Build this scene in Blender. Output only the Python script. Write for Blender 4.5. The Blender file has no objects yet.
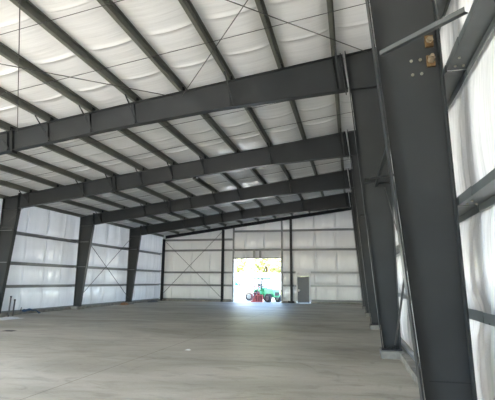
import bpy, bmesh, math, random
from mathutils import Vector, Matrix, noise
random.seed(7)
R = math.radians
sc = bpy.context.scene
C = sc.collection

# ------------------------------------------------------------------ camera, sky, sun, exposure
H_EYE, CAM_X = 1.667, -1.042
cam_d = bpy.data.cameras.new('camera'); cam = bpy.data.objects.new('camera', cam_d); C.objects.link(cam)
cam_d.sensor_fit = 'HORIZONTAL'; cam_d.sensor_width = 36; cam_d.lens = 36*431.47/495; cam_d.clip_start = .05; cam_d.clip_end = 500
cam.matrix_world = Matrix.Translation((CAM_X, 0, H_EYE)) @ Matrix.Rotation(R(13.404), 4, 'Z') @ Matrix.Rotation(R(90+10.677), 4, 'X') @ Matrix.Rotation(R(.4285), 4, 'Z')
sc.camera = cam

world = bpy.data.worlds.new('world'); sc.world = world; world.use_nodes = True
wn = world.node_tree.nodes; wl = world.node_tree.links; wn.clear()
sky = wn.new('ShaderNodeTexSky'); sky.sky_type = 'NISHITA'; sky.sun_disc = False
sky.sun_elevation = R(50); sky.sun_rotation = R(162); sky.air_density = 1.0; sky.dust_density = .8
bg = wn.new('ShaderNodeBackground'); bg.inputs['Strength'].default_value = .35
wo = wn.new('ShaderNodeOutputWorld'); wl.new(sky.outputs[0], bg.inputs[0]); wl.new(bg.outputs[0], wo.inputs[0])

sun_d = bpy.data.lights.new('sun', 'SUN'); sun_d.energy = 7.5; sun_d.angle = R(.53); sun_d.color = (1, .93, .82)
sun = bpy.data.objects.new('sun', sun_d); C.objects.link(sun); sun.location = (16, -50, 85)
sun.rotation_euler = Vector((-.16, .50, -.85)).to_track_quat('-Z', 'Y').to_euler()

vs = sc.view_settings; vs.view_transform = 'Standard'; vs.look = 'None'; vs.gamma = 1; vs.use_curve_mapping = False
vs.exposure = 3.16
sc.cycles.max_bounces = 16; sc.cycles.diffuse_bounces = 12; sc.cycles.glossy_bounces = 6
sc.cycles.sample_clamp_indirect = 8

# ------------------------------------------------------------------ dimensions (metres)
S = 6.1; Y1 = 4.73; YE = 35.07; W = 16.95; YN = Y1-S
SL = .1308; ZR = 7.70
def yk(k): return Y1+(k-1)*S
def zt(x): return ZR+SL*x                      # underside of the purlins = top of the rafters
PX = [-(1.27+1.428*i) for i in range(11)]
PIER = .155
ANG = math.atan(SL)

# ------------------------------------------------------------------ materials
def nm(name):
    m = bpy.data.materials.new(name); m.use_nodes = True
    return m, m.node_tree.nodes, m.node_tree.links, m.node_tree.nodes['Principled BSDF']
def inp(b, **k):
    for n, v in k.items():
        b.inputs[n.replace('_', ' ')].default_value = v
def coords(n, l, scale, kind='Object'):
    tc = n.new('ShaderNodeTexCoord'); mp = n.new('ShaderNodeMapping'); mp.inputs['Scale'].default_value = scale
    l.new(tc.outputs[kind], mp.inputs[0]); return mp.outputs[0]
def noi(n, l, vec, scale, detail=4, rough=.55, dist=0):
    t = n.new('ShaderNodeTexNoise'); t.inputs['Scale'].default_value = scale; t.inputs['Detail'].default_value = detail
    t.inputs['Roughness'].default_value = rough; t.inputs['Distortion'].default_value = dist
    l.new(vec, t.inputs['Vector']); return t.outputs['Fac']
def ramp(n, l, fac, stops):
    r = n.new('ShaderNodeValToRGB'); e = r.color_ramp.elements
    while len(e) < len(stops): e.new(.5)
    for i, (p, c) in enumerate(stops):
        e[i].position = p; e[i].color = (*c, 1) if len(c) == 3 else c
    l.new(fac, r.inputs[0]); return r.outputs[0]
def bump(n, l, b, h, strength, dist=.02):
    u = n.new('ShaderNodeBump'); u.inputs['Strength'].default_value = strength; u.inputs['Distance'].default_value = dist
    l.new(h, u.inputs['Height']); l.new(u.outputs[0], b.inputs['Normal'])
def solid(name, col, rough=.5, metal=0, var=.06, scale=6, spec=.5):
    m, n, l, b = nm(name)
    f = noi(n, l, coords(n, l, (1, 1, 1)), scale)
    l.new(ramp(n, l, f, [(.3, tuple(c*(1-var) for c in col)), (.7, tuple(min(1, c*(1+var)) for c in col))]), b.inputs['Base Color'])
    inp(b, Roughness=rough, Metallic=metal, Specular_IOR_Level=spec); return m

steel = solid('grey_primer_steel', (.031, .034, .0345), .38, 0, .10, 1.3, .32)
steel_dark = solid('dark_steel', (.013, .015, .017), .5, 0, .1, 3, .3)
galv = solid('grey_purlin_steel', (.135, .138, .115), .42, 0, .14, 2.2)
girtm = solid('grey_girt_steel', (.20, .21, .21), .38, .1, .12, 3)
bracem = solid('grey_brace_steel', (.075, .08, .08), .45)
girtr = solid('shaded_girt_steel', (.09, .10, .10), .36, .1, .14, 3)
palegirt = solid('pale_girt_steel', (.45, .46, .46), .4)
white_metal = solid('white_trim_metal', (.72, .73, .73), .4)
boltm = solid('zinc_bolt', (.42, .40, .32), .4, .7)
brass = solid('brass_washer', (.20, .12, .05), .45, .5, .15, 40)
nutm = solid('tan_nut', (.38, .30, .20), .4, .6)
rodm = solid('dark_rod_steel', (.07, .068, .065), .5)
doorm = solid('grey_door_paint', (.10, .11, .125), .45)
blackm = solid('black_rubber', (.02, .02, .02), .7)

def insulation(name, scale, streak, bs=.42, through=0):
    m, n, l, b = nm(name)
    v = coords(n, l, scale)
    a = noi(n, l, v, 1.0, 5, .6, .4)
    v2 = coords(n, l, streak); c = noi(n, l, v2, 1.0, 3, .5, .2)
    mx = n.new('ShaderNodeMath'); mx.operation = 'ADD'; l.new(a, mx.inputs[0]); l.new(c, mx.inputs[1])
    l.new(ramp(n, l, a, [(.25, (.83, .83, .82)), (.75, (.88, .88, .87))]), b.inputs['Base Color'])
    inp(b, Roughness=.27, Specular_IOR_Level=.7)
    bump(n, l, b, mx.outputs[0], bs, .03)
    if through:                                 # thin white fabric: daylight outside shines through it
        tr_ = n.new('ShaderNodeBsdfTranslucent'); tr_.inputs[0].default_value = (.9, .9, .9, 1)
        mxs = n.new('ShaderNodeMixShader'); 
        mr = n.new('ShaderNodeMapRange'); mr.inputs['From Min'].default_value = .3; mr.inputs['From Max'].default_value = .7
        mr.inputs['To Min'].default_value = through*.55; mr.inputs['To Max'].default_value = through*1.5
        l.new(a, mr.inputs[0]); l.new(mr.outputs[0], mxs.inputs[0])   # bright and dim streaks put into the daylight glow by noise
        l.new(b.outputs[0], mxs.inputs[1]); l.new(tr_.outputs[0], mxs.inputs[2])
        l.new(mxs.outputs[0], n['Material Output'].inputs['Surface'])
    return m
ins_roof = insulation('roof_vinyl_insulation', (.22, 3.2, .22), (.6, 9, .6))
ins_side = insulation('side_vinyl_insulation', (2.6, 2.6, .28), (7, 7, .5), .7, .026)
ins_right = insulation('right_vinyl_insulation', (2.6, 2.6, .28), (7, 7, .5), .6, .004)
ins_end = insulation('end_vinyl_insulation', (2.6, 2.6, .28), (7, 7, .5), .8, .005)
ins_front = insulation('front_vinyl_insulation', (2.6, 2.6, .28), (7, 7, .5), .6)

def concrete():
    m, n, l, b = nm('concrete_floor')
    v = coords(n, l, (1, 1, 1))
    big = noi(n, l, coords(n, l, (.22, .5, 1)), 1.0, 6, .62, .6)
    mid = noi(n, l, coords(n, l, (.7, 1.7, 1)), 1.6, 6, .65, .8)
    fine = noi(n, l, v, 22, 4, .6)
    c1 = ramp(n, l, big, [(.30, (.28, .255, .20)), (.5, (.43, .40, .33)), (.70, (.55, .52, .45))])
    c2 = ramp(n, l, mid, [(.32, (.58, .56, .52)), (.47, (.90, .89, .87)), (.72, (1, 1, 1))])
    c3 = ramp(n, l, fine, [(.3, (.90, .90, .90)), (.7, (1, 1, 1))])
    def mul(x, y, f=1):
        q = n.new('ShaderNodeMix'); q.data_type = 'RGBA'; q.blend_type = 'MULTIPLY'; q.inputs[0].default_value = f
        l.new(x, q.inputs[6]); l.new(y, q.inputs[7]); return q.outputs[2]
    col = mul(mul(c1, c2), c3)
    # faint curved tyre scuffs (rings around a far centre, broken up by noise)
    tc = n.new('ShaderNodeTexCoord'); mp = n.new('ShaderNodeMapping'); mp.inputs['Location'].default_value = (3.6, -8.2, 0)
    l.new(tc.outputs['Object'], mp.inputs[0])
    wv = n.new('ShaderNodeTexWave'); wv.wave_type = 'RINGS'; wv.rings_direction = 'Z'; wv.inputs['Scale'].default_value = .9
    wv.inputs['Distortion'].default_value = 1.2; wv.inputs['Detail'].default_value = 3
    l.new(mp.outputs[0], wv.inputs['Vector'])
    brk = noi(n, l, v, .6, 4, .6)
    r1 = ramp(n, l, wv.outputs['Fac'], [(.0, (0, 0, 0)), (.9, (0, 0, 0)), (1, (1, 1, 1))])
    r2 = ramp(n, l, brk, [(.5, (0, 0, 0)), (.62, (.35, .35, .35))])
    f = mul(r1, r2)
    q = n.new('ShaderNodeMix'); q.data_type = 'RGBA'; q.blend_type = 'MULTIPLY'
    l.new(f, q.inputs[0]); l.new(col, q.inputs[6]); q.inputs[7].default_value = (.55, .53, .5, 1)
    # sawn control joint running the length of the hall
    sx = n.new('ShaderNodeSeparateXYZ'); l.new(tc.outputs['Object'], sx.inputs[0])
    ad = n.new('ShaderNodeMath'); ad.operation = 'ADD'; ad.inputs[1].default_value = 5.65; l.new(sx.outputs['X'], ad.inputs[0])
    ab = n.new('ShaderNodeMath'); ab.operation = 'ABSOLUTE'; l.new(ad.outputs[0], ab.inputs[0])
    lt = n.new('ShaderNodeMath'); lt.operation = 'LESS_THAN'; lt.inputs[1].default_value = .009; l.new(ab.outputs[0], lt.inputs[0])
    jn = n.new('ShaderNodeMix'); jn.data_type = 'RGBA'; jn.blend_type = 'MULTIPLY'; l.new(lt.outputs[0], jn.inputs[0])
    l.new(q.outputs[2], jn.inputs[6]); jn.inputs[7].default_value = (.45, .44, .42, 1)
    l.new(jn.outputs[2], b.inputs['Base Color'])
    l.new(ramp(n, l, mid, [(.3, (.42,)*3), (.7, (.62,)*3)]), b.inputs['Roughness'])
    inp(b, Specular_IOR_Level=.4); bump(n, l, b, fine, .12, .01)
    return m
floor_m = concrete()
pier_m = solid('concrete_pier', (.24, .225, .195), .85, 0, .28, 4)
gravel = solid('pale_gravel', (.46, .44, .40), .9, 0, .15, 2)
pier_mat = pier_m

# ------------------------------------------------------------------ mesh helpers
class MB:
    def __init__(s): s.v = []; s.f = []
    def add(s, vs_, fs):
        o = len(s.v); s.v += [tuple(p) for p in vs_]; s.f += [[o+i for i in f] for f in fs]; return s
    def box(s, x0, x1, y0, y1, z0, z1):
        return s.add([(x, y, z) for x in (x0, x1) for y in (y0, y1) for z in (z0, z1)],
                     [(0, 1, 3, 2), (4, 6, 7, 5), (0, 4, 5, 1), (2, 3, 7, 6), (0, 2, 6, 4), (1, 5, 7, 3)])
    def prism(s, poly, y0, y1, axis='y'):
        n = len(poly)
        def P(a, b, t): return {'y': (a, t, b), 'x': (t, a, b), 'z': (a, b, t)}[axis]
        s.add([P(a, b, y0) for a, b in poly]+[P(a, b, y1) for a, b in poly],
              [tuple(range(n-1, -1, -1)), tuple(range(n, 2*n))]+[(i, (i+1) % n, n+(i+1) % n, n+i) for i in range(n)])
        return s
    def tube(s, a, b, r, n=8, r2=None):
        a = Vector(a); b = Vector(b); d = (b-a).normalized()
        u = d.orthogonal().normalized(); w = d.cross(u); r2 = r if r2 is None else r2
        vs_ = [a+(u*math.cos(2*math.pi*i/n)+w*math.sin(2*math.pi*i/n))*r for i in range(n)]
        vs_ += [b+(u*math.cos(2*math.pi*i/n)+w*math.sin(2*math.pi*i/n))*r2 for i in range(n)]
        return s.add(vs_, [tuple(range(n-1, -1, -1)), tuple(range(n, 2*n))]+[(i, (i+1) % n, n+(i+1) % n, n+i) for i in range(n)])
    def strip(s, pts, w, t, up):
        """flat bar of width w (along y) and thickness t through pts in the xz plane; up = side the thickness goes to"""
        for (a, b) in zip(pts[:-1], pts[1:]):
            a = Vector(a); b = Vector(b); d = (b-a).normalized(); nn = Vector((-d.z, 0, d.x))*t*up
            y = Vector((0, w/2, 0))
            s.add([a-y, a+y, b+y, b-y, a-y+nn, a+y+nn, b+y+nn, b-y+nn],
                  [(0, 1, 2, 3), (7, 6, 5, 4), (0, 4, 5, 1), (1, 5, 6, 2), (2, 6, 7, 3), (3, 7, 4, 0)])
        return s
    def sphere(s, c, r, n=10, sc_=(1, 1, 1)):
        vs_ = []; fs = []; m = n//2+1
        for i in range(m+1):
            th = math.pi*i/m
            for j in range(n):
                ph = 2*math.pi*j/n
                vs_.append((c[0]+r*sc_[0]*math.sin(th)*math.cos(ph), c[1]+r*sc_[1]*math.sin(th)*math.sin(ph), c[2]+r*sc_[2]*math.cos(th)))
        for i in range(m):
            for j in range(n): fs.append((i*n+j, (i+1)*n+j, (i+1)*n+(j+1) % n, i*n+(j+1) % n))
        return s.add(vs_, fs)
    def build(s, name, mat, parent=None, smooth=False, loc=None):
        me = bpy.data.meshes.new(name); me.from_pydata(s.v, [], s.f); me.update()
        bm = bmesh.new(); bm.from_mesh(me); bmesh.ops.recalc_face_normals(bm, faces=bm.faces); bm.to_mesh(me); bm.free()
        me.materials.append(mat)
        if smooth:
            for p in me.polygons: p.use_smooth = True
        o = bpy.data.objects.new(name, me); C.objects.link(o)
        if parent: o.parent = parent
        if loc: o.location = loc
        return o
def thing(name, label, cat, loc=(0, 0, 0), rz=0, group=None):
    o = bpy.data.objects.new(name, None); C.objects.link(o); o.empty_display_size = .2
    o.location = loc; o.rotation_euler = (0, 0, rz); return tag(o, label, cat, group)
def tag(o, label, cat, group=None):
    o['label'] = label; o['category'] = cat
    if group: o['group'] = group
    return o
def struct(o): o['kind'] = 'structure'; return o
ORD = ['first', 'second', 'third', 'fourth', 'fifth', 'sixth', 'seventh', 'eighth', 'ninth', 'tenth', 'eleventh', 'twelfth']

# ------------------------------------------------------------------ floor, ground, walls, ceiling
fl = MB().box(-W-.3, .35, YN, YE+.25, -.2, 0).build('floor', floor_m); struct(fl)
gd = MB().box(-90, 60, -70, 130, -.30, -.06).build('ground', gravel); struct(gd)

def lines(a, b, step, extra):
    out = [a+(b-a)*i/max(1, round((b-a)/step)) for i in range(max(1, round((b-a)/step))+1)]
    out = [t for t in out if all(abs(t-e) > .045 for e in extra)]+[t for t in extra if a < t < b]
    return sorted(set(out))
def grid(us, vs_, fn):
    v = [fn(a, b) for a in us for b in vs_]; m = len(vs_)
    f = [(i*m+j, (i+1)*m+j, (i+1)*m+j+1, i*m+j+1) for i in range(len(us)-1) for j in range(m-1)]
    return v, f
def seams_list(a, b, step, jit):
    r = random.Random(3); out = []; t = a
    while t < b:
        out.append(t+r.uniform(-jit, jit)); t += step
    return out

# roof insulation, sagging between the purlins, one folded seam every metre and a half
seams = seams_list(YN+.6, YE, 1.5, .03)
ex = [e+d for e in seams for d in (-.022, 0, .022)]
ys = lines(YN, YE+.3, .16, ex)
sup = [.22]+PX+[-W-.22]
xs = lines(-W-.28, .31, .11, [e+d for e in PX for d in (-.09, .09)])
sset = {round(e, 6) for e in seams}
def roof_fn(x, y):
    for a, b in zip(sup[:-1], sup[1:]):
        if b <= x <= a+1e-6:
            t = min(1, max(0, (x-b-.09)/(a-b-.18))); break
    else: t = 0
    sag = .075*(4*t*(1-t))**.8*(1+.35*noise.noise((x*.5, y*.35, 3)))
    w = .014*noise.noise((x*.35, y*2.3, 0))+.010*noise.noise((x*.9, y*5, 7))
    d = .026 if round(y, 6) in sset else 0
    return (x, y, zt(x)+.215-sag+(w-d)*min(1, sag*30))
v, f = grid(xs, ys, roof_fn)
mb = MB().add(v, f)
mb.prism([(-W-.3, zt(-W-.3)+.26), (.35, zt(.35)+.26), (.35, zt(.35)+.34), (-W-.3, zt(-W-.3)+.34)], YN, YE+.3)
ceil = mb.build('ceiling', ins_roof, smooth=False); struct(ceil)
for p in ceil.data.polygons[:len(f)]: p.use_smooth = True

GZ = [1.345, 2.45, 3.93]                       # girt heights of the long walls
def wall_fn(x0, sgn, zs_sup, seam, top):
    def fn(y, z):
        t = 0
        for a, b in zip(zs_sup[:-1], zs_sup[1:]):
            if a <= z <= b: t = min(1, max(0, (z-a-.085)/(b-a-.17))); break
        q = (4*t*(1-t))**.6
        bul = (.07 if sgn > 0 or x0 == 0 else .035)*q*(1+.5*noise.noise((y*.8, z*.3, 1)))
        w = (.032*noise.noise((y*2.6, z*.35, 0))+.022*noise.noise((y*6.5, z*.8, 9)))
        w = w*min(1, q*1.6)-.022-.03*(1-q)*abs(noise.noise((y*4.2, z*.2, 5)))
        d = (.03 if round(y, 6) in seam else 0)*min(1, q*1.6)
        return x0, sgn*(bul+w+d), y, z
    return fn
LEFT_OPEN = []; RIGHT_OPEN = []; OPEN_Z = 3.6   # no openings in the long walls
def long_wall(name, x0, sgn, top, outer, holes, GZ=GZ):
    sm = seams_list(YN+.4, YE, 1.52, .02); st = {round(e, 6) for e in sm}
    us = lines(YN, YE+.27, .13, [e+d for e in sm for d in (-.02, 0, .02)]+[q for h in holes for q in h])
    vz = lines(.12, top, .11, GZ+[OPEN_Z])
    fn = wall_fn(x0, sgn, [.12]+GZ+[top], st, top)
    def g(y, z):
        a, b, yy, zz = fn(y, z); return (a+b, yy, zz)
    v, f = grid(us, vz, g); m_ = len(vz)
    f = [q for q in f if not any(h[0]-.01 < (us[q[0]//m_]+us[q[1]//m_])/2 < h[1]+.01 and (vz[q[0] % m_]+vz[q[2] % m_])/2 < OPEN_Z for h in holes)]
    mb = MB().add(v, f); n = len(f); e0 = YN
    for h in holes+[(YE+.3, None)]:
        mb.box(min(outer), max(outer), e0, h[0], -.1, .12)
        if h[1]: mb.box(min(outer), max(outer), h[0], h[1], OPEN_Z, top+.05); e0 = h[1]
    o = mb.build(name, ins_right if sgn < 0 else ins_side); struct(o)
    for p in o.data.polygons[:n]: p.use_smooth = True
long_wall('wall_left', -W-.215, 1, zt(-W)+.25, (-W-.30, -W-.36), LEFT_OPEN)
long_wall('wall_right', .262, -1, zt(0)+.25, (.34, .40), RIGHT_OPEN, GZ+[5.10])

# unseen wall behind the camera; its opening is made up to let daylight in
fw = MB()
FO = (-15.5, -6.2, 5.8)
for (a, b, lo) in [(-W-.3, FO[0], -.1), (FO[0], FO[1], FO[2]), (FO[1], .3, -.1)]:
    fw.prism([(a, lo), (b, lo), (b, zt(b)+.2), (a, zt(a)+.2)], YN-.14, YN-.01)
struct(fw.build('wall_front', ins_front))

# back wall with the truck opening and the door opening cut out
OX0, OX1, OZ = -10.56, -6.54, 3.50
DX0, DX1, DZ = -5.30, -4.28, 2.13
sm = [-16.0, -14.35, -12.65, -9.6, -8.0, -3.85, -2.18, -.6]; st = {round(e, 6) for e in sm}
us = lines(-W-.26, .28, .12, [e+d for e in sm for d in (-.02, 0, .02)]+[OX0, OX1, DX0, DX1])
vz = lines(.12, 7.95, .10, [OZ, DZ, 1.35, 2.41, 4.27, 5.5])
fn_l = wall_fn(0, 1, [.12, 1.32, 2.38, 4.24, 5.14, 7.95], st, 7.95)
fn_r = wall_fn(0, 1, [.12, 1.35, 2.40, 4.23, 5.80, 7.95], st, 7.95)
def gb(x, z):
    a, b, xx, zz = (fn_l if x < OX0-.02 else fn_r)(x, z); zz = min(z, zt(x)+.235); return (xx, YE+.215-b, zz)
v = [gb(a, b) for a in us for b in vz]; m_ = len(vz); f = []
for i in range(len(us)-1):
    for j in range(m_-1):
        cx = (us[i]+us[i+1])/2; cz = (vz[j]+vz[j+1])/2
        if OX0 < cx < OX1 and cz < OZ: continue
        if DX0 < cx < DX1 and cz < DZ: continue
        if vz[j] > zt(us[i+1])+.235: continue
        f.append((i*m_+j, (i+1)*m_+j, (i+1)*m_+j+1, i*m_+j+1))
mb = MB().add(v, f); n = len(f)
bw = mb.build('wall_back', ins_end); struct(bw)
for p in bw.data.polygons[:n]: p.use_smooth = True

# concrete curbs along the walls with a brown base angle on top
def curb(name, x0, x1, y0, y1, holes=()):
    m = MB()
    for h in list(holes)+[(y1, None)]: m.box(x0, x1, y0, h[0], 0, .13); y0 = h[1]
    t = m.build(name, pier_mat); struct(t); return t
curb('trim_1', -W-.26, -W+.05, YN, YE-.12, LEFT_OPEN)
curb('trim_2', -.05, .28, YN, YE-.12, RIGHT_OPEN)
for i, (a, b) in enumerate([(-W-.2, OX0-.08), (OX1+.08, DX0-.08), (DX1+.08, .2)]):
    curb('trim_%d' % (3+i), a, b, YE-.10, YE+.26)
def base_angle(name, pts): o = MB(); [o.box(*p) for p in pts]; struct(o.build(name, girtm))
base_angle('trim_6', [(-W-.20, -W-.12, a, b, .131, .20) for a, b in ((YN, YE-.15),)])
base_angle('trim_7', [(.12, .20, a, b, .131, .20) for a, b in ((YN, YE-.15),)])
base_angle('trim_8', [(DX1+.1, .1, YE+.10, YE+.18, .131, .28)])
base_angle('trim_9', [(-W+.1, OX0-.2, YE+.10, YE+.18, .131, .22)])

# truck opening: jamb channels up to the roof, header, two short studs
jm = MB()
for x in (OX0-.04, OX1+.04):
    jm.box(x-.05, x+.05, YE-.02, YE+.20, 0, zt(x)-.03)
struct(jm.build('trim_10', girtm))
hd = MB(); hd.box(OX0+.01, OX1-.01, YE-.01, YE+.19, OZ, OZ+.10)
for x in (-8.82, -8.31): hd.box(x-.07, x+.07, YE-.01, YE+.19, OZ+.101, 4.22)
struct(hd.build('trim_11', girtm))
wj = MB()
wj.box(OX0+.012, OX0+.05, YE+.0, YE+.36, .0, OZ-.04).box(OX1-.05, OX1-.012, YE+.0, YE+.36, .0, OZ-.04)
struct(wj.build('trim_12', white_metal))

# personnel door
dt = MB().box(DX0+.05, DX1-.05, YE+.10, YE+.145, .02, DZ-.05).build('door_1', doorm); struct(dt)
h = MB(); h.box(-5.20, -5.11, YE+.085, YE+.10, .90, 1.08); h.tube((-5.155, YE+.095, 1.0), (-5.155, YE+.05, 1.0), .018); h.tube((-5.155, YE+.05, 1.0), (-5.03, YE+.05, 1.0), .014)
h.build('door_handle', white_metal, dt)
MB().box(-5.05, -4.62, YE+.07, YE+.10, DZ-.14, DZ-.08).build('door_closer', girtm, dt)
for z in (.3, 1.05, 1.8): MB().tube((DX1-.055, YE+.095, z-.06), (DX1-.055, YE+.095, z+.06), .012).build('hinge', girtm, dt)
fr = MB()
fr.box(DX0-.03, DX0+.048, YE-.03, YE+.2, 0, 2.36).box(DX1-.048, DX1+.03, YE-.03, YE+.2, 0, 2.36).box(DX0+.048, DX1-.048, YE-.0, YE+.2, DZ-.045, DZ+.03)
fr.box(DX0-.08, DX0+.0, YE-.05, YE-.03, 2.28, 2.46).box(DX1-.0, DX1+.08, YE-.05, YE-.03, 2.28, 2.46)
struct(fr.build('trim_13', white_metal))

# ------------------------------------------------------------------ frames
FW = .20; FT = .018; WT = .016
def rdepth(x):
    pts = [(-1.0, 1.0), (-4.6, .76), (-8.0, .67), (-16.2, .655)]
    if x >= pts[0][0]: return 1.0
    for (a, da), (b, db) in zip(pts[:-1], pts[1:]):
        if b <= x <= a: return da+(db-da)*(x-a)/(b-a)
    return .655
def column(side, k, label, bolts=False, near=False):
    y = yk(k); sg = -1 if side == 'right' else 1
    x0 = 0 if side == 'right' else -W
    if side == 'right': ztop, zkn, db, dk, zo = zt(-1.0), 6.58, .395, .905, zt(0)
    else: ztop, zkn, db, dk, zo = zt(-W+.87), 4.88, .385, .875, zt(-W)
    if near: db, dk = .435, .815
    root = thing('steel_column', label, 'column', (x0, y, PIER), group='tapered columns of the %s side' % side)
    B = lambda z: z-PIER
    P = lambda d, z: (sg*d, 0, B(z))
    dtop = dk+.10 if side == 'right' else dk
    web = [(sg*FT, .02), (sg*(db-FT), .02), (sg*(dk-FT), B(zkn)), (sg*(dtop-FT), B(ztop-.02)), (sg*FT, B(zo-.02))]
    MB().prism(web, -WT/2, WT/2).build('web', steel, root)
    inner = MB().strip([P(db, PIER+.02), P(dk, zkn)], FW, FT, 1 if side == 'right' else -1)
    inner.build('inner_flange', steel, root)
    MB().box(min(0, sg*FT), max(0, sg*FT), -FW/2, FW/2, .02, B(zo)-.02).build('outer_flange', steel, root)
    MB().box(min(-sg*.02, sg*(db+.03)), max(-sg*.02, sg*(db+.03)), -FW/2-.02, FW/2+.02, 0, .02).build('base_plate', steel_dark, root)
    # knee: end plate facing the rafter, cap plate and a stiffener level with the rafter's lower flange
    MB().strip([P(dk+.0, zkn-.10), P(dtop, ztop+.07)], FW+.03, .022, -1 if side == 'right' else 1).build('end_plate', steel, root)
    zs = zkn if side == 'right' else zkn+.02
    for s in (-1, 1):
        MB().box(min(sg*FT, sg*(dk-FT)), max(sg*FT, sg*(dk-FT)), min(s*WT/2, s*FW/2), max(s*WT/2, s*FW/2), B(zs)-.009, B(zs)+.009).build('stiffener', steel, root)
    MB().strip([(sg*.02, 0, B(zo)-.02), (sg*(dtop-.02), 0, B(ztop)-.02)], FW, FT, 1 if side == 'right' else -1).build('cap_plate', steel, root)
    for gz in GZ[1:] if side == 'left' else []:
        MB().box(FT, db+.074*gz-FT-.02, -FW/2+.02, -WT/2, B(gz)-.012, B(gz)+.012).build('girt_bracket', girtm, root)
    # flat brace from the inner flange to the girt
    if side == 'right':
        a = Vector((-.64-.0, -.115, B(4.14))); b = Vector((.02, -.95, B(4.02)))
    else:
        a = Vector((.72, -.10, B(3.98))); b = Vector((-.04, -.85, B(3.96)))
    d = (b-a).normalized(); n1 = Vector((0, 0, 1)).cross(d).normalized(); fb = MB()
    for (w, n2, t) in ((.05, Vector((0, 0, 1)), n1), (.05, n1, Vector((0, 0, 1)))):
        q = [a, b]; vs_ = []
        for p in q:
            for i, j in ((0, 0), (1, 0), (1, 1), (0, 1)): vs_.append(p+n2*w*i+t*.006*j)
        fb.add(vs_, [(0, 1, 2, 3), (4, 7, 6, 5), (0, 4, 5, 1), (1, 5, 6, 2), (2, 6, 7, 3), (3, 7, 4, 0)])
    fb.build('flange_brace', bracem if near else steel, root)
    if bolts:
        for dx in (.10, .20, .30):
            MB().tube((sg*dx, -.055, .02), (sg*dx, -.055, .055), .028, 6).tube((sg*dx, -.055, .055), (sg*dx, -.055, .105), .016, 6).build('anchor_bolt', blackm, root)
    if k == 2 and side == 'right':
        MB().box(-.66, -FT, -FW/2+.02, -WT/2, B(4.08)-.01, B(4.08)+.01).build('stiffener', steel, root)
    if k == 2 and side == 'right':
        MB().tube((-.38, -.12, B(3.97)), (-.01, -1.95, B(5.08)), .045, 4).build('strut', steel, root)
    if near:
        for (x, z) in ((-.302, 4.08), (-.208, 4.085), (-.30, 3.915), (-.206, 3.92)):
            MB().tube((x, -WT/2, B(z)), (x, -WT/2-.018, B(z)), .017, 6).tube((x, -WT/2-.018, B(z)), (x, -WT/2-.032, B(z)), .009, 6).build('bolt', boltm, root)
        for z, up in ((4.29, 1), (4.055, -1)):
            hw = MB().box(-.145, -.06, -WT/2-.03, -WT/2, B(z)-.065, B(z)+.065).build('hillside_washer', brass, root)
            MB().tube((-.102, -WT/2-.03, B(z)+.01*up), (-.102, -WT/2-.085, B(z)-.015*up), .036, 6).tube((-.102, -WT/2-.085, B(z)-.015*up), (-.102, -WT/2-.12, B(z)-.02*up), .02, 8).build('nut', nutm, hw)
        MB().box(-.395-.0, -FT, -WT/2-.003, -WT/2, B(.725), B(.735)).build('weld_seam', steel_dark, root)
        for o in list(root.children)+[c for q in root.children for c in q.children]:   # this column stands slightly out of plumb
            for v in o.data.vertices: v.co.x += .058-.0168*v.co.z
    return root
RC = ['nearest tapered grey column on the right, with two brass washers on its web',
      'second tapered column on the right, bolted to a pale concrete pier',
      'third tapered column on the right, slim and mostly behind the second',
      'fourth tapered column on the right, a narrow strip behind the third',
      'fifth and farthest tapered column on the right, next to the back wall']
for i in range(5): column('right', i+1, RC[i], bolts=i < 3, near=i == 0)
LC = [None, 'dark tapered column on the left carrying the nearest roof beam, at the picture edge',
      'dark tapered column at far left, nearest of the three standing along the left wall',
      'dark tapered column in the middle of the three along the left wall',
      'dark tapered column on the left closest to the back wall']
for i in range(1, 5): column('left', i+1, LC[i])

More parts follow.
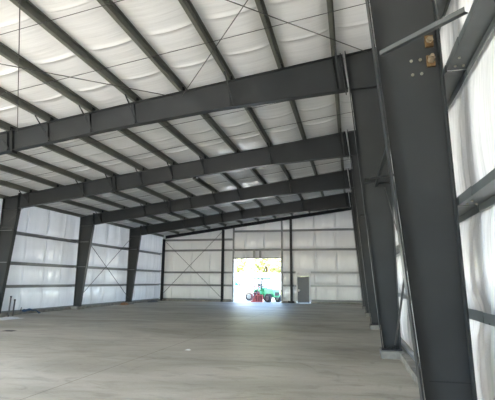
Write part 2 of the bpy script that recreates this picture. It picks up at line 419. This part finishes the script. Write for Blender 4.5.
SPL = (-4.6, -11.12)
def rafter(k, label):
    y = yk(k); root = thing('rafter', label, 'roof beam', (-1.03, y, zt(-1.03)), group='sloping roof beams across the hall')
    L = lambda x, z: (x+1.03, 0, z-zt(-1.03))
    xa, xb = -1.06, -W+.90
    brk = [xa, -4.6, -8.0, xb]
    bot = [(x, zt(x)-rdepth(x)) for x in brk]
    # ends follow the tilted right plate
    poly = [L(x, z+FT)[::2] for x, z in bot]
    poly[0] = L(-.945, zt(-1)-1.0+FT)[::2]
    poly += [L(xb, zt(xb)-FT)[::2], L(xa, zt(xa)-FT)[::2]]
    MB().prism(poly, -WT/2, WT/2).build('web', steel, root)
    MB().strip([L(xb, zt(xb)-FT), L(xa, zt(xa)-FT)], FW, FT*.95, 1).build('top_flange', steel, root)
    bt = [L(-.945, zt(-1)-1.0)]+[L(x, z) for x, z in bot[1:]]
    MB().strip(bt, FW, FT, -1).build('bottom_flange', steel, root)
    def plate(x, name, t, w, over=.0):
        d = rdepth(x); zt_ = zt(x); n = Vector((-SL, 1)).normalized()
        a = Vector((x+d*.125*.9, zt_-d-over)); b = Vector((x-over*.13, zt_+over*.6))
        if name == 'stiffener': a = Vector((x+d*.12, zt_-d+FT+.01)); b = Vector((x, zt_-FT-.01))
        MB().strip([L(a.x, a.y), L(b.x, b.y)], w, t, 1).build(name, steel if name == 'splice_plate' else steel, root)
    plate(-1.10, 'splice_plate', .022, FW+.03, .06)
    for x in SPL[1:]:
        plate(x, 'splice_plate', .035, FW+.03, .07)
    for x in PX:
        kk = PX.index(x)+1
        if kk in (2, 4, 10): continue
        plate(x-.06, 'stiffener', .012, FW*.82)
        # flange brace: angle from the lower flange up to the purlin towards the camera
        d = rdepth(x)
        a = Vector(L(x+d*.10, zt(x)-d+.05))+Vector((0, -FW/2+.01, 0)); b = Vector(L(x+.0, zt(x)-.054))+Vector((0, -.72, 0))
        dd = (b-a).normalized(); u = Vector((1, 0, 0)); w = dd.cross(u).normalized(); m = MB()
        for (p, q) in ((u*.045, w*.006), (w*.045, u*.006)):
            m.add([e+p*i+q*j for e in (a, b) for i, j in ((0, 0), (1, 0), (1, 1), (0, 1))], [(0, 1, 2, 3), (4, 7, 6, 5), (0, 4, 5, 1), (1, 5, 6, 2), (2, 6, 7, 3), (3, 7, 4, 0)])
        m.build('flange_brace', steel, root)
    return root
RL = ['grey roof beam overhead on the nearest right column, just above the picture',
      'nearest and largest sloping grey roof beam, running to the second right column',
      'second sloping roof beam, ending on the left at the first dark left column',
      'third sloping roof beam, ending at the middle left column',
      'fourth sloping roof beam, darkest and nearest to the back wall']
for i in range(5): rafter(i+1, RL[i])

# end-wall beam and posts
er = thing('end_wall_beam', 'thin dark sloping beam along the top of the back wall', 'roof beam', (0, YE-.1, zt(0)))
xa, xb = -.25, -W+.25
def LE(x, z): return (x, 0, z-zt(0))
MB().strip([LE(xb, zt(xb)-.02), LE(xa, zt(xa)-.02)], .16, .018, 1).build('top_flange', steel_dark, er)
MB().strip([LE(xb, zt(xb)-.25), LE(xa, zt(xa)-.25)], .16, .018, 1).build('bottom_flange', steel_dark, er)
MB().prism([LE(xb, zt(xb)-.23)[::2], LE(xa, zt(xa)-.23)[::2], LE(xa, zt(xa)-.02)[::2], LE(xb, zt(xb)-.02)[::2]], -.008, .008).build('web', steel_dark, er)
def post(x, label, shoe=False):
    r = thing('end_wall_post', label, 'column', (x, YE-.11, 0), group='dark posts of the back wall')
    h_ = zt(x)-.27
    MB().box(-.09, .09, -.10, -.085, .02, h_).build('inner_flange', steel_dark, r)
    MB().box(-.09, .09, .085, .10, .02, h_).build('outer_flange', steel_dark, r)
    MB().box(-.007, .007, -.085, .085, .02, h_).build('web', steel_dark, r)
    MB().box(-.14, .14, -.14, .10, 0, .02).build('base_plate', steel_dark, r)
    if shoe: MB().box(-.26, .22, -.19, -.102, .02, .17).build('base_clip', blackm, r)
post(-5.72, 'dark steel post in the back wall between truck opening and grey door', True)
post(-11.47, 'dark steel post in the back wall just left of the truck opening')
post(-W+.12, 'dark steel corner post where left wall meets back wall')
post(-.12, 'dark steel corner post where right wall meets back wall')

# concrete piers
PL = ['under the nearest right column', 'with bolted base under the second right column', 'under the third right column', 'under the fourth right column', 'under the fifth right column']
for i in range(5):
    tag(MB().box(-.45, .04, -.34, .34, 0, PIER-.001).build('concrete_pier', pier_mat, loc=(0, yk(i+1), 0)), 'pale concrete pier '+PL[i], 'pier', 'concrete piers')
PL = ['under the left column of the nearest beam', 'under the nearest left column at the picture edge', 'under the middle left column', 'under the left column by the back wall']
for i in range(4):
    tag(MB().box(-.04, .45, -.34, .34, 0, PIER-.001).build('concrete_pier', pier_mat, loc=(-W, yk(i+2), 0)), 'low concrete pier '+PL[i], 'pier', 'concrete piers')

# ------------------------------------------------------------------ purlins
BAY = ['in front of the nearest roof beam', 'between the nearest and second roof beams', 'between the second and third roof beams',
       'between the third and fourth roof beams', 'between the last roof beam and back wall']
def purlin_mesh(L):
    m = MB(); y0, y1 = .012, L-.012
    def quad(poly):
        ca, sa = math.cos(-ANG), math.sin(-ANG)
        m.prism([(x*ca+z*sa, -x*sa+z*ca) for x, z in poly], y0, y1)
    t = .006
    quad([(-t, .0), (t, .0), (t, .19), (-t, .19)])
    quad([(-.075, .0), (-t, .0), (-t, .008), (-.075, .008)])
    quad([(t, .182), (.075, .182), (.075, .19), (t, .19)])
    quad([(-.075, .008), (-.069, .008), (-.069, .03), (-.075, .03)])
    quad([(.069, .16), (.075, .16), (.075, .182), (.069, .182)])
    return m
clip_mesh = None
for b in range(5):
    y0 = yk(b+1); L = S if b < 4 else YE-y0+.15
    proto = purlin_mesh(L)
    first = None
    for i, x in enumerate(PX):
        lab = '%s roof purlin from the high right side, %s' % (ORD[i], BAY[b])
        if first is None:
            o = proto.build('purlin', galv); first = o
        else:
            o = first.copy(); C.objects.link(o)
        o.location = (x, y0, zt(x)+.001); tag(o, lab, 'purlin', 'roof purlins')
        if b > 0:
            c = MB(); c.box(.015, .028, -.07, .07, .012, .15) if clip_mesh is None else None
            if clip_mesh is None:
                cl = c.build('clip', steel_dark, o); clip_mesh = cl.data
            else:
                cl = bpy.data.objects.new('clip', clip_mesh); C.objects.link(cl); cl.parent = o
    for (x, side) in ((-W-.08, 'low left'),  (.08, 'high right')):
        e = MB().box(-.05, .05, .012, L-.012, 0, .18).build('eave_strut', galv, loc=(x, y0, zt(x)-.035))
        tag(e, '%s eave strut, %s' % ({'low left': 'low left', 'high right': 'high right'}[side], BAY[b]), 'eave strut', 'eave struts')

# sag straps: thin bars parallel to the rafters at the third points of each bay
for b in range(4):
    for j, t in enumerate((1/3, 2/3)):
        y = yk(b+1)+S*t-.02
        m = MB().tube((-W+.1, 0, zt(-W+.1)-.010-zt(0)), (-.0, 0, -.010), .008, 6)
        o = m.build('sag_rod', rodm, loc=(0, y, zt(0)))
        tag(o, '%s thin sag rod crossing the purlins %s' % (('nearer', 'farther')[j], BAY[b]), 'rod', 'sag rods')

# ------------------------------------------------------------------ girts
def girt_mesh(L, sgn):
    """Z girt, local y along the wall; sgn = +1 when the wall lies towards +x"""
    m = MB(); t = .008
    m.box(0, sgn*.20, .015, L-.015, -t/2, t/2) if sgn > 0 else m.box(-.20, 0, .015, L-.015, -t/2, t/2)
    a, b = (0, .008) if sgn > 0 else (-.008, 0)
    m.box(a, b, .015, L-.015, t/2, .075)
    a, b = (.192, .20) if sgn > 0 else (-.20, -.192)
    m.box(a, b, .015, L-.015, -.075, -t/2)
    # lapped thicker length at both ends
    a, b = (-.004, 0) if sgn > 0 else (0, .004)
    m.box(a, b, .015, .55, -.01, .082); m.box(a, b, L-.55, L-.015, -.01, .082)
    return m
HN = ['lowest', 'middle', 'top', 'uppermost']
LB = {1: 'at the picture edge before the nearest left column', 2: 'between the nearest and middle left columns', 3: 'between the middle and farthest left columns', 4: 'between the farthest left column and the back wall'}
for b in (1, 2, 3, 4):
    y0 = yk(b+1); L = S if b < 4 else YE-y0-.02
    for j, z in enumerate(GZ):
        o = girt_mesh(L, -1).build('girt', girtm, loc=(-W-.004, y0, z))
        tag(o, '%s girt on the left wall %s' % (HN[j], LB[b]), 'girt', 'left wall girts')
RB = {-1: 'at the right picture edge', 0: 'between the nearest and second columns', 1: 'behind the second right column'}
for b in (-1, 0, 1):
    y0 = yk(b+1)
    for j, z in enumerate(GZ+([5.10] if b == 0 else [])):
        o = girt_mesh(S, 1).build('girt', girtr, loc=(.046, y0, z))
        tag(o, '%s girt on the right wall %s' % (HN[j], RB[b]), 'girt', 'right wall girts')
        if b == -1:
            for (bx, by) in ((.06, S-.12), (.06, S-.30), (.14, S-.12)):
                MB().tube((bx, by, -.004), (bx, by, -.02), .013, 6).build('bolt', boltm, o)
def end_girt(x0, x1, z, label, m=girtm):
    o = MB().box(x0, x1, .0, .20, -.004, .004).box(x0, x1, 0, .008, .004, .075).box(x0, x1, .192, .2, -.075, -.004).build('girt', m, loc=(0, YE, z))
    tag(o, label, 'girt', 'back wall girts')
HB = ['lowest', 'second', 'third', 'top']
for j, z in enumerate((1.32, 2.38, 4.24, 5.14)):
    end_girt(-W+.06, OX0-.12, z, '%s girt from the floor on the back wall left of the truck opening' % HB[j])
for j, z in enumerate((4.24, 5.80)):
    end_girt(OX0+.02, OX1-.02, z, '%s girt on the back wall above the truck opening' % ('lower', 'upper')[j])
for j, z in enumerate((1.35, 2.40)):
    end_girt(OX1+.12, DX0-.06, z, '%s short girt on the back wall between truck opening and door' % ('lower', 'upper')[j], girtm)
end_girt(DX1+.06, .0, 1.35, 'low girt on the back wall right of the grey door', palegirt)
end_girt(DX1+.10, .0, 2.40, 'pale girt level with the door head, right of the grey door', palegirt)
end_girt(OX1+.12, .0, 4.22, 'long girt on the back wall above the grey door', girtm)
end_girt(OX1+.12, .0, 5.80, 'highest long girt on the right half of the back wall', girtm)

# ------------------------------------------------------------------ brace rods
def rod(a, b, label, r=.011, group='brace rods'):
    a = Vector(a); b = Vector(b)
    o = MB().tube((0, 0, 0), b-a, r, 8).build('brace_rod', rodm, loc=a); tag(o, label, 'rod', group); return o
zr = lambda x: zt(x)-.10
e = .022
for (xa, xb, s) in ((-.55, -5.55, 'right'), (-5.75, -11.0, 'left')):
    rod((xa, yk(1)+e, zr(xa)), (xb, yk(2)-e, zr(xb)), 'dark roof brace rod meeting the nearest beam at its %s' % ('middle' if s == 'right' else 'left-hand splice'))
    xb2 = -.42 if s == 'right' else -5.85
    rod((xb if s == 'right' else -11.05, yk(1)+e, zr(xb if s == 'right' else -11.05)+.03), (xb2, yk(2)-e, zr(xb2)+.03), 'dark roof brace rod meeting the nearest beam %s' % ('by the second right column' if s == 'right' else 'just left of its middle'))
xl = -W+.12
rod((xl, yk(4)+e, .5), (xl, yk(5)-e, 4.75), 'left wall brace rod rising from the middle left column to the farthest one', .017)
rod((xl+.04, yk(4)+e, 4.45), (xl+.04, yk(5)-e, .45), 'left wall brace rod falling from the middle left column to the farthest one', .017)
rod((-W+.25, YE-.072, .65), (-11.6, YE-.072, 5.75), 'back wall brace rod rising from the left corner towards the opening', .017)
rod((-W+.25, YE-.025, 5.0), (-11.6, YE-.025, .35), 'back wall brace rod falling from the left corner to the post', .017)
rod((-.30, yk(1)+e+.01, 2.80), (-.13, yk(2)-.16, .29), 'dark brace rod at the base of the second right column', .02)
rod((-.17, yk(1)+e, .42), (-.17, yk(2)-e, 3.95), 'dark brace rod behind the flange brace of the second right column')
rod((-15.75, yk(3)-.11, 4.93), (-16.50, yk(3)-.11, 4.30), 'thin reddish wire hanging at the knee of the nearest left column', .006, 'loose wire')

# ------------------------------------------------------------------ small things
px, py = -8.2, 19.1
fx = thing('ceiling_fixture', 'small dark fixture with white lamp heads hanging among the purlins behind the second beam', 'fixture', (px, py, zt(px)-.02))
MB().tube((0, 0, .0), (0, 0, .20), .012).build('stem', steel_dark, fx)
MB().sphere((0, 0, -.03), .10, 12, (1.5, 1, .55)).build('housing', blackm, fx, True)
for s in (-1, 1): MB().sphere((s*.14, -.07, -.06), .06, 10, (1, .8, 1)).build('lamp_head', white_metal, fx, True)

stub = solid('rusty_pipe', (.09, .08, .08), .6)
for (x, y, hh, lab) in ((-16.42, 17.36, .86, 'taller dark pipe stub standing near the left wall'), (-16.53, 17.75, .70, 'shorter dark pipe stub standing near the left wall')):
    p = thing('pipe_stub', lab, 'pipe', (x, y, 0), group='pipe stubs')
    MB().tube((0, 0, 0), (.04, 0, hh), .034, 10).build('pipe', stub, p, False); MB().tube((.04, 0, hh), (.04, 0, hh+.06), .045, 10).build('cap', blackm, p)
def lump(sx, sy, sz, seed, n=18):
    v = []; f = []
    for i in range(n+1):
        for j in range(n+1):
            a, b = i/n*2-1, j/n*2-1; r = max(0, 1-(a*a+b*b))
            v.append((a*sx*(1+.15*noise.noise((b*2, seed, 0))), b*sy*(1+.2*noise.noise((a*2, seed, 4))), sz*(r**.5)*(.6+.6*abs(noise.noise((a*3, b*3, seed))))+.003))
    for i in range(n):
        for j in range(n): f.append((i*(n+1)+j, (i+1)*(n+1)+j, (i+1)*(n+1)+j+1, i*(n+1)+j+1))
    o = len(v); v += [(p[0], p[1], .0005) for p in v]
    f += [tuple(o+q for q in reversed(t)) for t in list(f)]
    return MB().add(v, f)
tag(lump(.38, .62, .09, 2).build('plastic_sheet', solid('white_plastic', (.75, .76, .78), .35), None, True, (-15.55, 16.3, 0)), 'crumpled white plastic sheet lying on the floor below the pipe stubs', 'plastic sheet')
tag(lump(.20, .14, .03, 12, 10).build('scrap', solid('dark_scrap', (.07, .065, .06), .7), None, True, (-12.1, 12.6, 0)), 'small dark scrap lying on the bare floor near the left picture edge', 'scrap')
tag(lump(.07, .06, .03, 13, 8).build('paper_scrap', solid('white_paper', (.75, .75, .73), .6), None, True, (-5.0, 10.45, 0)), 'tiny white scrap lying alone on the middle of the floor', 'scrap')
hs = thing('coiled_hose', 'dark blue coiled hose lying on the curb at the left wall', 'hose', (-16.78, 19.0, .0))
bl = solid('blue_rubber', (.02, .07, .16), .5)
m = MB()
for q in range(4):
    r0 = .30-.03*q
    pts = [(.62*r0*math.cos(2*math.pi*i/20)*.35, 1.2*r0*math.sin(2*math.pi*i/20), .155+.02*q+.02*math.sin(i)) for i in range(21)]
    for a, b in zip(pts[:-1], pts[1:]): m.tube(a, b, .022, 6)
m.build('coil', bl, hs)
m = MB(); pts = [(.06, .30, .16), (.16, .42, .16), (.24, .50, .05), (.30, .56, .02), (.32, .4, .022)]
for a, b in zip(pts[:-1], pts[1:]): m.tube(a, b, .022, 6)
m.build('loose_end', bl, hs)
MB().tube((0, -.48, .155), (0, -.44, .34), .02, 8).build('nozzle', stub, hs)
tag(lump(.22, .40, .20, 5).build('debris_pile', solid('orange_brown_debris', (.28, .14, .07), .8, 0, .5, 12), None, True, (-16.55, 28.2, 0)), 'small orange-brown heap of debris by the left wall before the farthest column', 'debris')
tag(lump(.25, .75, .16, 9).build('rubble_pile', solid('grey_rubble', (.15, .16, .17), .85, 0, .4, 12), None, True, (-16.5, 32.6, 0)), 'low grey pile of scraps by the left wall near the back corner', 'debris')

# ------------------------------------------------------------------ outdoors
green = solid('green_paint', (.10, .48, .22), .35)
redp = solid('red_paint', (.50, .09, .10), .45)
wheelm = solid('grey_tyre', (.035, .035, .035), .8)
rimm = solid('pale_rim', (.22, .22, .20), .5)
whitep = solid('white_paint', (.62, .62, .62), .35)
glass, gn, gl_, gbn = nm('tinted_glass'); inp(gbn, Base_Color=(.55, .65, .70, 1), Roughness=.05, Alpha=.35)
bluegl = solid('blue_window', (.015, .07, .17), .2)
GZ0 = -.06
def wheel(x, y, r, w, par):
    o = MB().tube((x, y-w/2, r), (x, y+w/2, r), r, 20)
    for i in range(16):
        a = 2*math.pi*i/16
        o.tube((x+r*.97*math.cos(a), y-w/2, r+r*.97*math.sin(a)), (x+r*.97*math.cos(a+.2), y+w/2, r+r*.97*math.sin(a+.2)), r*.06, 5)
    t = o.build('wheel', wheelm, par)
    MB().tube((x, y-w/2-.02, r), (x, y+w/2+.02, r), r*.55, 16).tube((x, y-w/2-.05, r), (x, y+w/2+.05, r), r*.18, 10).build('rim', rimm, t)
tr = thing('tractor', 'small green cab tractor parked outside the truck opening', 'tractor', (-8.32, 37.6, GZ0), R(-38))
MB().prism([(-.25, .45), (1.35, .42), (1.45, .55), (1.45, .88), (1.30, 1.05), (.25, 1.16), (-.25, 1.0)], -.32, .32).build('hood', green, tr)
MB().box(-.9, .35, -.24, .24, .38, .62).box(.9, 1.5, -.2, .2, .36, .44).build('chassis', wheelm, tr)
MB().box(1.452, 1.47, -.24, .24, .55, .86).build('grille', blackm, tr)
MB().prism([(-1.05, .62), (-.10, .62), (-.10, 1.15), (-.45, 1.2), (-1.05, 1.02)], -.50, .50).build('cab_base', green, tr)
for (x, y) in ((-1.0, -.48), (-1.0, .48), (-.05, -.48), (-.05, .48), (-.5, -.48), (-.5, .48)): MB().tube((x, y, .95), (x+.03, y*.94, 1.95), .05, 6).build('cab_post', steel_dark, tr)
rf = MB().box(-1.12, .12, -.54, .54, 1.94, 2.12).build('roof', solid('green_black_roof', (.05, .12, .08), .5), tr)
MB().box(-.98, -.05, -.462, -.458, 1.18, 1.96).box(-.98, -.05, .458, .462, 1.18, 1.96).box(-.04, -.036, -.42, .42, 1.2, 1.96).build('window', glass, tr)
MB().box(-.85, -.4, -.24, .24, .95, 1.1).box(-.85, -.72, -.24, .24, 1.1, 1.55).build('seat', blackm, tr)
MB().tube((-.15, 0, 1.1), (-.28, 0, 1.32), .02).tube((-.27, 0, 1.30), (-.285, 0, 1.33), .17, 16).build('steering_wheel', blackm, tr)
MB().tube((.5, .2, 1.05), (.5, .2, 1.35), .035).build('exhaust', blackm, tr)
for y in (-.52, .52): MB().tube((0, y, 1.35), (.1, y*1.45, 1.42), .012).box(.06, .1, min(y*1.35, y*1.6), max(y*1.35, y*1.6), 1.34, 1.56).build('mirror', blackm, tr)
for y in (-.52, .52): wheel(-.42, y, .44, .28, tr)
for y in (-.56, .56): wheel(.98, y, .36, .24, tr)
for y in (-.52, .52):
    m = MB()
    pts = [(-.42+.54*math.cos(a), .46+.54*math.sin(a)) for a in [R(20+14*i) for i in range(11)]]
    for a, b in zip(pts[:-1], pts[1:]): m.add([(a[0], y-.17, a[1]), (a[0], y+.17, a[1]), (b[0], y+.17, b[1]), (b[0], y-.17, b[1]), (a[0], y-.17, a[1]+.02), (a[0], y+.17, a[1]+.02), (b[0], y+.17, b[1]+.02), (b[0], y-.17, b[1]+.02)], [(0, 1, 2, 3), (7, 6, 5, 4), (0, 4, 5, 1), (1, 5, 6, 2), (2, 6, 7, 3), (3, 7, 4, 0)])
    m.build('fender', green, tr)
im = thing('red_implement', 'red metal frame implement standing behind the green tractor', 'implement', (-8.80, 36.35, GZ0), R(0))
MB().box(-.48, .48, -.34, .34, .0, .12).prism([(-.38, .12), (.46, .12), (.46, .62), (-.12, .62)], -.3, .3).build('body', redp, im)
for (x, y) in ((-.46, -.32), (-.46, .32), (.1, -.32), (.1, .32)): MB().tube((x, y, .1), (x, y, 1.30), .022, 6).build('upright', redp, im)
MB().tube((-.46, -.32, 1.30), (.1, -.32, 1.30), .022, 6).tube((-.46, .32, 1.30), (.1, .32, 1.30), .022, 6).tube((-.46, -.32, 1.30), (-.46, .32, 1.30), .022, 6).tube((.1, -.32, 1.30), (.1, .32, 1.30), .022, 6).build('top_rail', redp, im)
dkred = solid('dark_red', (.18, .03, .04), .5)
for x in (.0, .22, .40): MB().box(x-.06, x+.06, -.34, -.302, .13, .55).build('tine', dkred, im)
for x in (-.18, .12): MB().sphere((x, -.1, .70), .14, 10, (1, 1, .8)).build('hopper_drum', dkred, im, True)

tk = thing('pickup_truck', 'white pickup truck with blue side window parked at the left of the opening', 'truck', (-11.6, 40.2, GZ0), R(-6))
MB().prism([(-2.6, .55), (2.35, .45), (2.45, .75), (2.35, 1.05), (1.1, 1.2), (.45, 1.85), (-1.1, 1.9), (-1.25, 1.2), (-2.6, 1.2)], -.9, .9).build('body', whitep, tk)
MB().prism([(-.95, 1.32), (.62, 1.32), (.25, 1.76), (-.95, 1.78)], -.915, -.902).prism([(-.95, 1.32), (.62, 1.32), (.25, 1.76), (-.95, 1.78)], .902, .915).build('window', bluegl, tk)
for y in (-.8, .8):
    for x in (-1.6, 1.55): wheel(x, y, .38, .26, tk)
for y in (-1, 1): MB().box(.62, .72, min(y*.92, y*1.12), max(y*.92, y*1.12), 1.32, 1.58).build('mirror', blackm, tk)
MB().box(-.95, .8, -.98, -.86, .30, .42).build('side_step', wheelm, tk)
MB().box(2.36, 2.50, -.85, .85, .42, .62).build('bumper', wheelm, tk)

tl = thing('box_trailer', 'long white box trailer standing behind the tractor below the trees', 'trailer', (-14.0, 52.0, GZ0))
MB().box(-5.6, 4.4, 0, 2.5, .75, 2.72).build('body', whitep, tl)
MB().box(-5.4, 4.2, .3, 2.2, .55, .749).build('chassis', wheelm, tl)
MB().box(-5.6, 4.4, -.02, -.001, .30, .74).build('skirt', whitep, tl)
for x in (-3.9, -2.9, 3.0): wheel(x, .35, .42, .28, tl)
for x in (-4.4, -2.4, -.4, 1.6, 3.6): MB().box(x-.03, x+.03, -.03, -.001, .78, 2.70).build('side_rib', rimm, tl)

# trees
leaf, n, l, b = nm('leaf'); f_ = noi(n, l, coords(n, l, (1, 1, 1)), 1.3, 3)
l.new(ramp(n, l, f_, [(.3, (.30, .34, .11)), (.55, (.38, .40, .15)), (.75, (.50, .46, .20))]), b.inputs['Base Color']); inp(b, Roughness=.6)
bark = solid('bark', (.12, .09, .06), .9)
def tree_meshes(seed, hgt, rad):
    r = random.Random(seed); cm = MB(); tm = MB()
    tm.tube((0, 0, 0), (.1, 0, hgt*.55), .20, 8, .11)
    cl = []
    for i in range(16):
        a = r.uniform(0, 6.28); z = hgt*(.14+.72*i/15); rr = rad*r.uniform(.2, .7)
        p = Vector((rr*math.cos(a), rr*math.sin(a), z)); cl.append((p, rad*r.uniform(.38, .62)))
        tm.tube((.05, 0, z*.55), p, .06, 6, .02)
    for p, q in cl:
        for _ in range(240):
            d = Vector((r.gauss(0, 1), r.gauss(0, 1), r.gauss(0, 1))).normalized()
            c = p+d*q*(r.random()**.4); u = Vector((r.gauss(0, 1), r.gauss(0, 1), r.gauss(0, 1))).normalized(); w = u.orthogonal().normalized(); s = r.uniform(.18, .32)
            cm.add([c-u*s, c+w*s*.6, c+u*s, c-w*s*.6], [(0, 1, 2, 3)])
    return tm, cm
TP = [(-17.8, 59, 'yellow-green tree above the left end of the white trailer'), (-9.6, 61, 'yellow-green tree reaching down past the right end of the white trailer'), (-14.2, 69, 'yellow-green tree above the tractor and the middle of the trailer'),
      (-22.4, 69, 'yellow-green tree mostly hidden by the left jamb of the opening'), (-6.2, 69.5, 'yellow-green tree mostly hidden by the right jamb of the opening')]
protos = []
for s in range(2):
    tm, cm = tree_meshes(11+s, 9.5, 3.0); protos.append((tm, cm))
made = []
for i, (x, y, lab) in enumerate(TP):
    root = thing('tree', lab, 'tree', (x, y, GZ0), 1.3*i, 'trees behind the trailer')
    if i < 2:
        t = protos[i][0].build('trunk', bark, root); c = protos[i][1].build('crown', leaf, root); made.append((t, c))
    else:
        for src in made[i % 2]:
            c = src.copy(); C.objects.link(c); c.parent = root
